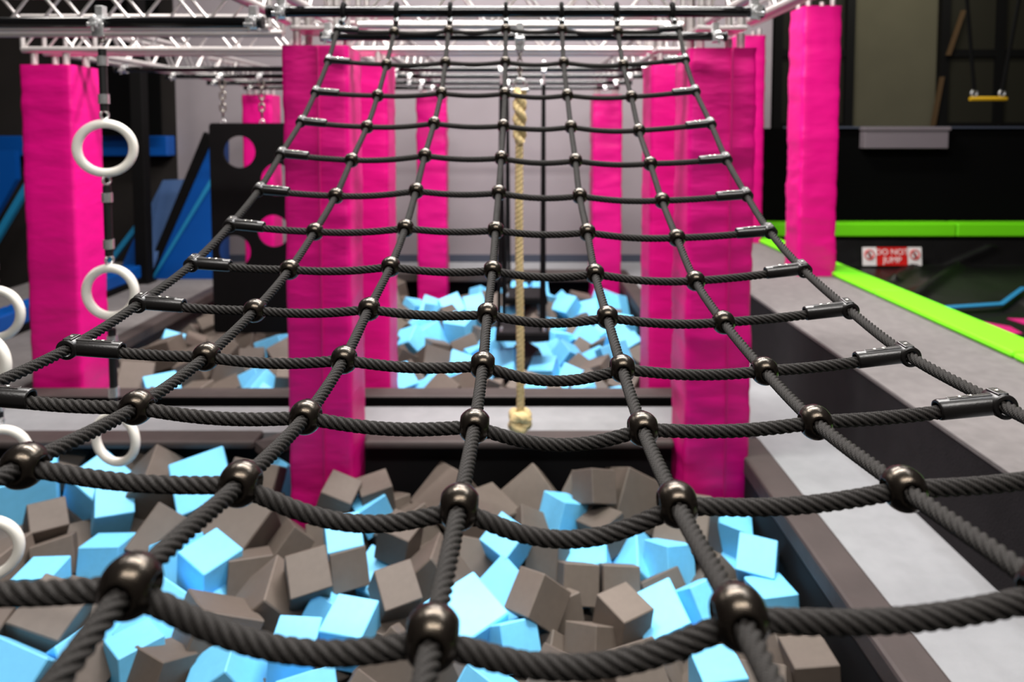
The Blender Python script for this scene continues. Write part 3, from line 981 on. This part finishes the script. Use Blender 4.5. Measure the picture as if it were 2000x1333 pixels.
tops = [at_y(x, 40, NETBAR_Y - 0.02) for x in (670, 774, 879, 988, 1097, 1205, 1314)]
for c in range(7):
    col = [grid[r][c] for r in range(NR)] + [tops[c]]
    rope_obj(catmull(col), RR, net, 'lengthwise_rope', lay=0.073)
for r in range(NR):
    pts = []
    for c in range(6):
        a, b_ = grid[r][c], grid[r][c + 1]
        for k in range(10):
            u = k / 10
            h = SAG[r][c] * (1 - (2 * u - 1) ** 2) * (1.0 if 0 < c < 5 else 0.8)
            q = a.lerp(b_, u)
            pts.append(q - Vector((0, 0, h)))
    pts.append(grid[r][6].copy())
    # blunt the kink at the joints a little
    for _ in range(2):
        pts = [pts[0]] + [pts[i] * 0.6 + (pts[i - 1] + pts[i + 1]) * 0.2 for i in range(1, len(pts) - 1)] + [pts[-1]]
    rope_obj(pts, RR, net, 'crosswise_rope', lay=0.073)

# ball joint: moulded sphere with four recessed rope openings and a notch on top
bm = bmesh.new()
bmesh.ops.create_uvsphere(bm, u_segments=72, v_segments=44, radius=1.0)
RB = 0.0248
for v in bm.verts:
    d_ = v.co.normalized()
    rad = RB
    for ax_, hole in ((Vector((0, 1, 0)), 0.0121), (Vector((0, -1, 0)), 0.0121), (Vector((1, 0, 0)), 0.0112), (Vector((-1, 0, 0)), 0.0112)):
        if d_.dot(ax_) > 0:
            off = (d_ - ax_ * d_.dot(ax_)).length * RB
            e = (off - hole) / 0.0016
            if e < 0:
                rad = RB * 0.55
            elif e < 1:
                rad = min(rad, RB * (0.95 + 0.05 * e ** 0.5))
    # mould seam
    if abs(d_.z) < 0.04:
        rad *= 0.992
    v.co = d_ * rad
    v.co.z *= 1.03
ballme = bpy.data.meshes.new('joint_ball')
bm.to_mesh(ballme); bm.free()
ballme.polygons.foreach_set('use_smooth', [True] * len(ballme.polygons))
ballme.materials.append(MATS['ball_plastic'])


def local_mesh(mb, name, mt):
    o = mb.build(name, mt)
    me = o.data
    me.transform(Matrix.Translation(o.location))
    bpy.data.objects.remove(o)
    return me


notchme = local_mesh(MB().box((-0.0035, 0.006, RB * 0.955), (0.0035, 0.0085, RB * 0.99)), 'mould_notch', 'black_matte')
# edge connector: collar round the edge rope (Y), sleeve along the cross rope (+X), flat ridge with screws on top
mb = MB()
ring_o, ring_i = 0.0185, 0.0118
n = 28
prof = [(-0.018, ring_i), (-0.018, ring_o - 0.002), (-0.016, ring_o), (0.016, ring_o), (0.018, ring_o - 0.002), (0.018, ring_i)]
vs, fs = [], []
for (y, r_) in prof:
    for j in range(n):
        a = 2 * pi * j / n
        vs.append((r_ * cos(a), y, r_ * sin(a)))
for i in range(len(prof) - 1):
    for j in range(n):
        fs.append((i * n + j, i * n + (j + 1) % n, (i + 1) * n + (j + 1) % n, (i + 1) * n + j))
mb.add(vs, fs, True)
prof = [(0.006, 0.0152), (0.088, 0.0152), (0.091, 0.0140), (0.091, 0.0112), (0.080, 0.0105)]
vs, fs = [], []
for (x, r_) in prof:
    for j in range(n):
        a = 2 * pi * j / n
        vs.append((x, r_ * cos(a), r_ * sin(a)))
for i in range(len(prof) - 1):
    for j in range(n):
        fs.append((i * n + j, i * n + (j + 1) % n, (i + 1) * n + (j + 1) % n, (i + 1) * n + j))
mb.add(vs, fs, True)
mb.box((0.0, -0.0050, 0.010), (0.074, 0.0050, 0.0158), 0.0012)
mb.box((-0.008, -0.014, 0.010), (0.008, 0.014, 0.0196), 0.0015)
conme = local_mesh(mb, 'edge_connector', 'connector_plastic')
mb = MB().tube([(0, 0, -0.002), (0, 0, 0.0012)], 0.0036, 12)
mb.torus((0, 0, 0.0012), 0.0022, 0.0006, Matrix.Rotation(R(90), 3, 'X'), 12, 6)
screwme = local_mesh(mb, 'screw', 'screw_steel')

for r in range(NR):
    for c in range(7):
        p = grid[r][c]
        t_ = (grid[min(r + 1, NR - 1)][c] - grid[max(r - 1, 0)][c]).normalized()
        if 0 < c < 6:
            x_ = grid[r][c + 1] - grid[r][c - 1]
        else:
            x_ = (grid[r][1] - p) if c == 0 else (grid[r][5] - p)
        n_ = (x_.cross(t_) if c < 6 else t_.cross(x_)).normalized()
        if n_.z < 0: n_ = -n_
        if 0 < c < 6:
            x_ = t_.cross(n_).normalized()
            M = Matrix.Translation(p) @ Matrix((x_, t_, n_)).transposed().to_4x4()
            o = put(ballme, 'joint_ball', M, net)
            put(notchme, 'mould_notch', mw(o) @ Matrix(), o)
        else:
            x_ = x_.normalized()
            y_ = n_.cross(x_).normalized()
            M = Matrix.Translation(p) @ Matrix((x_, y_, n_)).transposed().to_4x4()
            o = put(conme, 'edge_connector', M, net)
            for (sx_, sz_) in ((0.0, 0.0192), (0.040, 0.0154), (0.056, 0.0154)):
                put(screwme, 'screw', mw(o) @ Matrix.Translation((sx_, 0, sz_)), o)
# loops round the pipe and silver ferrules
for c in range(7):
    p = tops[c]
    MB().torus((p.x, NETBAR_Y, NETBAR_Z), 0.036, 0.0095, Matrix.Rotation(R(90), 3, 'Z'), 24, 10).build('pipe_loop', 'strap_black', net)
    a = p + (grid[-1][c] - p).normalized() * -0.012
    q = p + (grid[-1][c] - p).normalized() * 0.012
    MB().tube([a, q], 0.0150, 14).build('ferrule', 'zinc', net)

# ------------------------------------------------------------------ foam cubes
bm = bmesh.new()
bmesh.ops.create_cube(bm, size=1.0)
bmesh.ops.bevel(bm, geom=list(bm.edges), offset=0.022, segments=1, affect='EDGES')
cubes = {}
for k_, mt in (('B', 'blue_foam'), ('G', 'grey_foam')):
    me = bpy.data.meshes.new('foam_cube')
    bm.to_mesh(me)
    me.materials.append(MATS[mt])
    cubes[k_] = me
bm.free()

PRECISE = [
    ('B', 184, 1013, 182, 951, 266, 1005, 178, 1053),
    ('B', 232, 1068, 152, 1066, 266, 1041, 229, 1152),
    ('G', 58, 1044, 48, 1001, 141, 1033, 50, 1074),
    ('G', 141, 1044, 52, 1074, 156, 1053, 148, 1117),
    ('G', 148, 917, 172, 894, 84, 902, 148, 949),
    ('B', 232, 923, 273, 867, 304, 961, 211, 904),
    ('B', 97, 1131, 128, 1091, 39, 1133, 99, 1192),
    ('B', 230, 1289, 197, 1254, 318, 1257, 243, 1362),
    ('G', 107, 1308, 189, 1256, 197, 1386, 95, 1386),
    ('G', 319, 1295, 268, 1261, 376, 1288, 303, 1375),
    ('B', 563, 908, 528, 894, 585, 937, 532, 965),
    ('B', 398, 1124, 344, 1072, 470, 1075, 400, 1200),
    ('G', 576, 1029, 559, 1012, 630, 1063, 535, 1080),
    ('G', 446, 1097, 547, 1084, 456, 1082, 442, 1182),
    ('G', 567, 1173, 558, 1086, 650, 1146, 575, 1196),
    ('B', 614, 1267, 626, 1231, 525, 1257, 612, 1317),
    ('B', 705, 1249, 626, 1236, 741, 1168, 708, 1323),
    ('G', 752, 1196, 728, 1122, 827, 1172, 738, 1226),
    ('G', 643, 1085, 717, 1072, 650, 1076, 657, 1155),
    ('G', 686, 986, 696, 951, 628, 959, 672, 1018),
    ('G', 705, 971, 696, 940, 770, 947, 710, 1018),
    ('B', 696, 1005, 688, 988, 754, 970, 711, 1035),
    ('G', 798, 1059, 739, 1035, 832, 1016, 786, 1118),
    ('B', 640, 1083, 634, 1023, 711, 1068, 642, 1108),
    ('B', 1104, 982, 1050, 957, 1160, 992, 1093, 1039),
    ('B', 987, 1095, 933, 1056, 1025, 1050, 1003, 1125),
    ('G', 1090, 1065, 1027, 1059, 1115, 1059, 1086, 1130),
    ('G', 1159, 984, 1147, 921, 1207, 985, 1117, 973),
    ('G', 1172, 1037, 1122, 1021, 1222, 998, 1183, 1100),
    ('G', 1030, 1208, 981, 1186, 1088, 1246, 1061, 1123),
    ('G', 1102, 1100, 1175, 1116, 1082, 1129, 1104, 1175),
    ('G', 1178, 1104, 1253, 1117, 1165, 1145, 1185, 1169),
    ('G', 1220, 1218, 1162, 1162, 1281, 1191, 1208, 1290),
    ('G', 1165, 1223, 1095, 1244, 1216, 1258, 1160, 1299),
    ('B', 976, 1221, 1051, 1230, 950, 1261, 992, 1286),
    ('B', 1304, 1068, 1258, 1055, 1357, 1061, 1304, 1149),
    ('B', 1347, 1148, 1314, 1154, 1394, 1129, 1384, 1229),
    ('B', 1464, 1020, 1459, 984, 1541, 1045, 1443, 1067),
    ('B', 1522, 1133, 1525, 1061, 1439, 1115, 1510, 1158),
    ('B', 1521, 1170, 1488, 1143, 1597, 1154, 1516, 1229),
    ('B', 1375, 1337, 1354, 1298, 1466, 1315, 1362, 1388),
    ('G', 1559, 1307, 1530, 1267, 1628, 1304, 1564, 1359),
]
LOOSE = [
    ('B', 45, 990, 80), ('B', 165, 885, 90), ('B', 195, 930, 75), ('G', 300, 1015, 80), ('G', 305, 1062, 70), ('G', 315, 975, 75), ('G', 160, 1020, 60), ('G', 20, 960, 80), ('G', 95, 965, 80), ('G', 15, 1050, 75), ('G', 20, 1105, 85),
    ('B', 12, 1228, 100), ('B', 58, 1195, 75), ('G', 70, 1228, 70), ('B', 95, 1300, 105), ('B', 165, 1268, 85), ('B', 215, 1240, 80), ('G', 365, 905, 65), ('B', 415, 915, 80), ('G', 440, 895, 65), ('G', 395, 985, 65), ('B', 355, 1000, 55),
    ('B', 462, 1040, 70), ('B', 525, 1030, 78), ('B', 492, 1085, 70), ('B', 400, 1165, 78), ('B', 330, 1110, 65), ('G', 340, 1150, 78), ('G', 455, 1218, 90), ('G', 505, 1205, 85), ('B', 600, 1200, 70), ('G', 825, 1085, 65), ('G', 880, 1140, 95),
    ('G', 735, 1265, 78), ('B', 640, 1330, 80), ('G', 700, 1335, 80), ('G', 770, 1325, 75), ('B', 930, 1335, 90), ('G', 870, 1332, 70), ('B', 945, 1215, 92), ('B', 965, 1150, 80), ('G', 815, 985, 85), ('B', 735, 1090, 70), ('G', 905, 1065, 95),
    ('G', 935, 965, 78), ('G', 1075, 955, 90), ('G', 1110, 930, 65), ('G', 1000, 955, 70), ('G', 965, 945, 65), ('G', 1230, 985, 80), ('G', 960, 988, 70), ('G', 998, 1000, 70), ('B', 1245, 1075, 88), ('B', 1150, 1110, 60), ('G', 1140, 1305, 88),
    ('B', 1405, 1050, 72), ('B', 1305, 1222, 60), ('G', 1285, 1270, 78), ('G', 1620, 1270, 82), ('G', 1410, 1090, 68), ('G', 1452, 1150, 65), ('G', 1435, 978, 78), ('G', 1400, 1012, 72), ('G', 1250, 1010, 75), ('G', 1330, 1322, 80), ('G', 1462, 1332, 75),
    ('G', 1540, 1310, 70), ('G', 1530, 1255, 65), ('G', 655, 1010, 70), ('G', 560, 990, 75), ('G', 480, 1000, 65), ('G', 245, 1290, 60), ('G', 30, 1330, 90), ('G', 130, 1150, 60), ('G', 690, 1100, 70), ('G', 640, 960, 70), ('G', 560, 1310, 85),
    ('B', 470, 1320, 70), ('G', 640, 1265, 70), ('G', 1090, 1180, 70), ('G', 1300, 1130, 70), ('G', 1050, 1240, 70), ('B', 1010, 1300, 80), ('G', 240, 1100, 60), ('G', 1200, 1320, 80), ('B', 1390, 1330, 60), ('G', 730, 960, 60), ('B', 300, 910, 60),
]


def rotm(rv):
    a = np.linalg.norm(rv)
    if a < 1e-9: return np.eye(3)
    k = rv / a
    Kx = np.array([[0, -k[2], k[1]], [k[2], 0, -k[0]], [-k[1], k[0], 0]])
    return np.eye(3) + sin(a) * Kx + (1 - cos(a)) * Kx @ Kx


RNG = np.random.RandomState(3)
QQ = RNG.normal(size=(4000, 4))
QQ /= np.linalg.norm(QQ, axis=1)[:, None]
AA = 2 * np.arccos(np.clip(np.abs(QQ[:, 0]), 0, 1))
RV = QQ[:, 1:] / np.linalg.norm(QQ[:, 1:], axis=1)[:, None] * AA[:, None]
RMS = np.array([rotm(v) for v in RV])


def fit_cube(pix, zc):
    """orientation, size and place of a cube whose nearest corner and three edge ends were measured in the photo"""
    pix = np.array(pix, float).reshape(4, 2)
    v0 = np.array(at_z(*pix[0], zc + 0.10))
    rays_ = v0 - np.array([0, 0, CAMZ])
    rays_ /= np.linalg.norm(rays_)

    def res(pv):
        Rm = rotm(pv[:3])
        P = np.array([v0 + Rm[:, i] * math.exp(pv[3]) for i in range(3)])
        pen = np.minimum(Rm.T @ rays_ - 0.06, 0) * 30
        return np.concatenate([(proj(P) - pix[1:]).ravel() / 20.0, pen])

    best = (1e9, None)
    for s in (0.22, 0.28):
        P = v0[None, :, None] + RMS * s                       # columns are the edge ends
        q = proj(np.transpose(P, (0, 2, 1)))
        e = np.sum((q - pix[1:][None]) ** 2, axis=(1, 2)) / 400
        e = e + 1e3 * (np.min(np.einsum('nji,j->ni', RMS, rays_), axis=1) < 0.05)
        for k in np.argsort(e)[:3]:
            pv = np.array([*RV[k], math.log(s)])
            for it in range(12):
                r0 = res(pv)
                J = np.zeros((9, 4))
                for m2 in range(4):
                    d_ = pv.copy(); d_[m2] += 1e-4
                    J[:, m2] = (res(d_) - r0) / 1e-4
                st = np.linalg.solve(J.T @ J + 0.02 * np.eye(4), -J.T @ r0)
                pv = pv + np.clip(st, -0.3, 0.3)
            er = float(np.sum(res(pv) ** 2))
            if er < best[0]: best = (er, pv)
    return best[0], best[1], v0


items = []      # (colour, pit, matrix)
for row in PRECISE:
    pts = list(row[1:])
    zc = -0.33 if pts[1] > 1000 else -0.25
    sw = pts[:2] + pts[4:6] + pts[2:4] + pts[6:8]
    e, pv, v0 = min((fit_cube(pts, zc), fit_cube(sw, zc)), key=lambda q: q[0])
    Rm = rotm(pv[:3])
    s = min(max(math.exp(pv[3]), 0.19), 0.31)
    ctr = v0 + Rm @ np.array([s, s, s]) / 2
    M = Matrix.Translation(ctr) @ Matrix([tuple(r_) for r_ in Rm]).to_4x4() @ Matrix.Diagonal((s, s, s, 1))
    items.append((row[0], 1, M))
rnd = random.Random(11)


def rand_rot(tilt):
    return Euler((rnd.uniform(-tilt, tilt), rnd.uniform(-tilt, tilt), rnd.uniform(0, 2 * pi)))


for (cl, px, py, szp) in LOOSE:
    zc = -0.40 if py > 1000 else -0.34
    if py < 930: zc = -0.24
    p = at_z(px, py + szp * 0.1, zc)
    s = min(max(szp * (p - Vector((0, 0, CAMZ))).length * 1.08 / FPX, 0.235), 0.315)
    p.y = min(p.y, 4.24); p.x = min(p.x, 1.22)
    items.append((cl, 1, Matrix.LocRotScale(p, rand_rot(0.9), (s, s, s))))
# lower layer of the near pit
y = 2.15
while y < 4.35:
    x = -3.7
    while x < 1.3:
        s = rnd.uniform(0.25, 0.30)
        p = Vector((x + rnd.uniform(-.05, .05), y + rnd.uniform(-.05, .05), rnd.uniform(-0.70, -0.58)))
        items.append(('B' if rnd.random() < 0.42 else 'G', 1, Matrix.LocRotScale(p, rand_rot(0.8), (s, s, s))))
        x += 0.32
    y += 0.32
# far pit
y = 5.32
row_i = 0
while y < 9.45:
    x = -3.62 + (0.14 if row_i % 2 else 0)
    while x < 1.3:
        s = rnd.uniform(0.215, 0.27)
        inpil = any(abs(x - a) < 0.36 and abs(y - b_) < 0.36 for a, b_ in ((-3.5, 5.37), (-1.14, 5.36), (1.21, 5.36), (-1.1, 9.32), (1.23, 9.32), (-3.4, 9.32)))
        if x < -1.2:
            pb = 0.80 if y < 5.75 else (0.35 if y < 6.2 else 0.10)
        else:
            pb = 0.50 if x < 0 else 0.66
        zc = -0.25 + rnd.uniform(-0.12, 0.12)
        if not inpil:
            p = Vector((x + rnd.uniform(-.06, .06), y + rnd.uniform(-.06, .06), zc))
            items.append(('B' if rnd.random() < pb else 'G', 2, Matrix.LocRotScale(p, rand_rot(1.3), (s, s, s))))
        x += 0.285
    y += 0.285
    row_i += 1
# let the loose cubes settle apart: those measured in the photo stay, the others are pushed away from them
NP = len(PRECISE)
ctrs = np.array([tuple(M.translation) for _, _, M in items])
siz = np.array([M.to_scale()[0] for _, _, M in items])
pitn = np.array([pt for _, pt, _ in items])
mob = np.array([0.0] * NP + [0.35] * len(LOOSE) + [1.0] * (len(items) - NP - len(LOOSE)))
PILX = [(-1.178, 4.284), (1.23, 4.288), (-3.496, 5.364), (-1.144, 5.354), (1.214, 5.354), (-1.1, 9.314), (1.23, 9.314), (-3.396, 9.314)]
zmax = np.where(pitn == 2, -0.10, np.where(mob < 0.5, ctrs[:, 2] + 0.03, -0.46))
for it in range(40):
    d_ = ctrs[:, None, :] - ctrs[None, :, :]
    dist = np.linalg.norm(d_, axis=2) + np.eye(len(ctrs)) * 9
    need = 0.55 * (siz[:, None] + siz[None, :])
    ov = np.clip(need - dist, 0, None) * (pitn[:, None] == pitn[None, :])
    wgt = mob[:, None] / (mob[:, None] + mob[None, :] + 1e-6)
    push = d_ / dist[..., None] * (ov * wgt)[..., None]
    push[..., 2] = np.where(push[..., 2] > 0, push[..., 2] * 0.35, push[..., 2])
    ctrs += 0.5 * push.sum(1)
    for (qx, qy) in PILX:                      # stay clear of the pillars
        dx, dy = ctrs[:, 0] - qx, ctrs[:, 1] - qy
        lim = 0.195 + siz * 0.70
        ins = (np.abs(dx) < lim) & (np.abs(dy) < lim)
        ins[:NP] = False
        ax_x = np.abs(dx) > np.abs(dy)
        ctrs[:, 0] = np.where(ins & ax_x, qx + np.sign(dx) * lim, ctrs[:, 0])
        ctrs[:, 1] = np.where(ins & ~ax_x, qy - lim if qy > 4.2 and qy < 4.4 else ctrs[:, 1], ctrs[:, 1])
        ctrs[:, 1] = np.where(ins & ~ax_x & (qy > 4.4), qy + np.sign(dy) * lim, ctrs[:, 1])
    lo_y = np.where(pitn == 1, 1.9, 5.14) + siz * 0.66
    hi_y = np.where(pitn == 1, 4.40, 9.46) - siz * 0.72
    mv = mob > 0
    ctrs[:, 1] = np.where(mv, np.clip(ctrs[:, 1], lo_y, hi_y), ctrs[:, 1])
    ctrs[:, 0] = np.where(mv, np.clip(ctrs[:, 0], -3.7 + siz * 0.55, 1.385 - siz * 0.70), ctrs[:, 0])
    ctrs[:, 2] = np.where(mv, np.clip(ctrs[:, 2], PIT_FLOOR + 0.17, zmax), ctrs[:, 2])
ctrs[:, 0] = np.minimum(ctrs[:, 0], 1.39 - siz * 0.66)
for (cl, pt, M), c_ in zip(items, ctrs):
    M.translation = Vector(c_)
objs = []
for cl, pit, M in items:
    o = put(cubes[cl], 'foam_cube', M)
    objs.append([o, cl, pit])
bpy.context.view_layer.update()
# keep as single things the cubes that can be seen; the buried ones become one fill mesh per pit
dg = bpy.context.evaluated_depsgraph_get()
eye = Vector((0, 0, CAMZ))
smp = [Vector((a, b_, c)) * 0.47 for a in (-1, -.35, .35, 1) for b_ in (-1, -.35, .35, 1) for c in (-1, -.35, .35, 1) if max(abs(a), abs(b_), abs(c)) == 1]
vis, hid = [], {1: [], 2: []}
for o, cl, pit in objs:
    M = o.matrix_world
    hits = 0
    for q in smp:
        P = M @ q
        px, py = proj((P.x, P.y, P.z))
        if not (-5 < px < 2005 and -5 < py < 1338): continue
        d_ = P - eye
        ok, loc, nrm, idx, ob, mm = scene.ray_cast(dg, eye, d_.normalized(), distance=d_.length + 0.3)
        if ok and ob and ob.name == o.name:
            hits += 1
            if hits >= 2: break
    if hits >= 2: vis.append((o, cl, pit))
    else: hid[pit].append((o, cl))
for pit, lst in hid.items():
    mb = MB()
    for o, cl in lst:
        M = o.matrix_world.copy()
        me = o.data
        mb.add([M @ v.co for v in me.vertices], [tuple(p.vertices) for p in me.polygons])
        bpy.data.objects.remove(o)
    if mb.v:
        f_ = mb.build('foam_fill', 'grey_foam')
        tag(f_, 'buried foam filling below the loose cubes of the %s pit' % ('near' if pit == 1 else 'far'), 'foam', kind='stuff')
ORD = ['first', 'second', 'third', 'fourth', 'fifth', 'sixth', 'seventh', 'eighth', 'ninth', 'tenth', 'eleventh', 'twelfth', 'thirteenth', 'fourteenth', 'fifteenth', 'sixteenth',
       'seventeenth', 'eighteenth', 'nineteenth', 'twentieth', 'twenty-first', 'twenty-second', 'twenty-third', 'twenty-fourth', 'twenty-fifth', 'twenty-sixth', 'twenty-seventh', 'twenty-eighth', 'twenty-ninth', 'thirtieth']
ROWN = {'frontmost row': 'front row', 'second row from the front': 'second row', 'middle row': 'middle row', 'row before the back': 'fourth row', 'back row by the wall': 'back row',
        'front row along the edge pad': 'front row', 'second row': 'second row', 'third row': 'third row', 'fourth row': 'fourth row', 'last row at the back': 'back row'}
for pit, bands in ((1, [(0, 2.95, 'frontmost row'), (2.95, 3.25, 'second row from the front'), (3.25, 3.6, 'middle row'), (3.6, 3.95, 'row before the back'), (3.95, 9, 'back row by the wall')]),
                   (2, [(0, 5.75, 'front row along the edge pad'), (5.75, 6.5, 'second row'), (6.5, 7.4, 'third row'), (7.4, 8.4, 'fourth row'), (8.4, 12, 'last row at the back')])):
    for a, b_, nm in bands:
        for cl in 'BG':
            for lab_part in (0, 1):
                lst = [o for o, c2, p2 in vis if p2 == pit and c2 == cl and a <= o.matrix_world.translation.y < b_ and ((o.matrix_world.translation.x < -1.2) if lab_part == 0 else (o.matrix_world.translation.x >= -1.2))]
                lst.sort(key=lambda o: proj(tuple(o.matrix_world.translation))[0])
                for i, o in enumerate(lst):
                    colr = 'blue' if cl == 'B' else 'grey'
                    side = 'left' if lab_part == 0 else 'right'
                    row_n = ROWN[nm]
                    tag(o, '%s foam cube, %s from left in %s, %s half of %s pit' % (colr, ORD[min(i, 29)], row_n, side, 'near' if pit == 1 else 'far'), 'foam cube',
                        'foam cubes in the %s pit' % ('near' if pit == 1 else 'far'))
print('foam cubes seen', len(vis), 'buried', {k: len(v) for k, v in hid.items()})
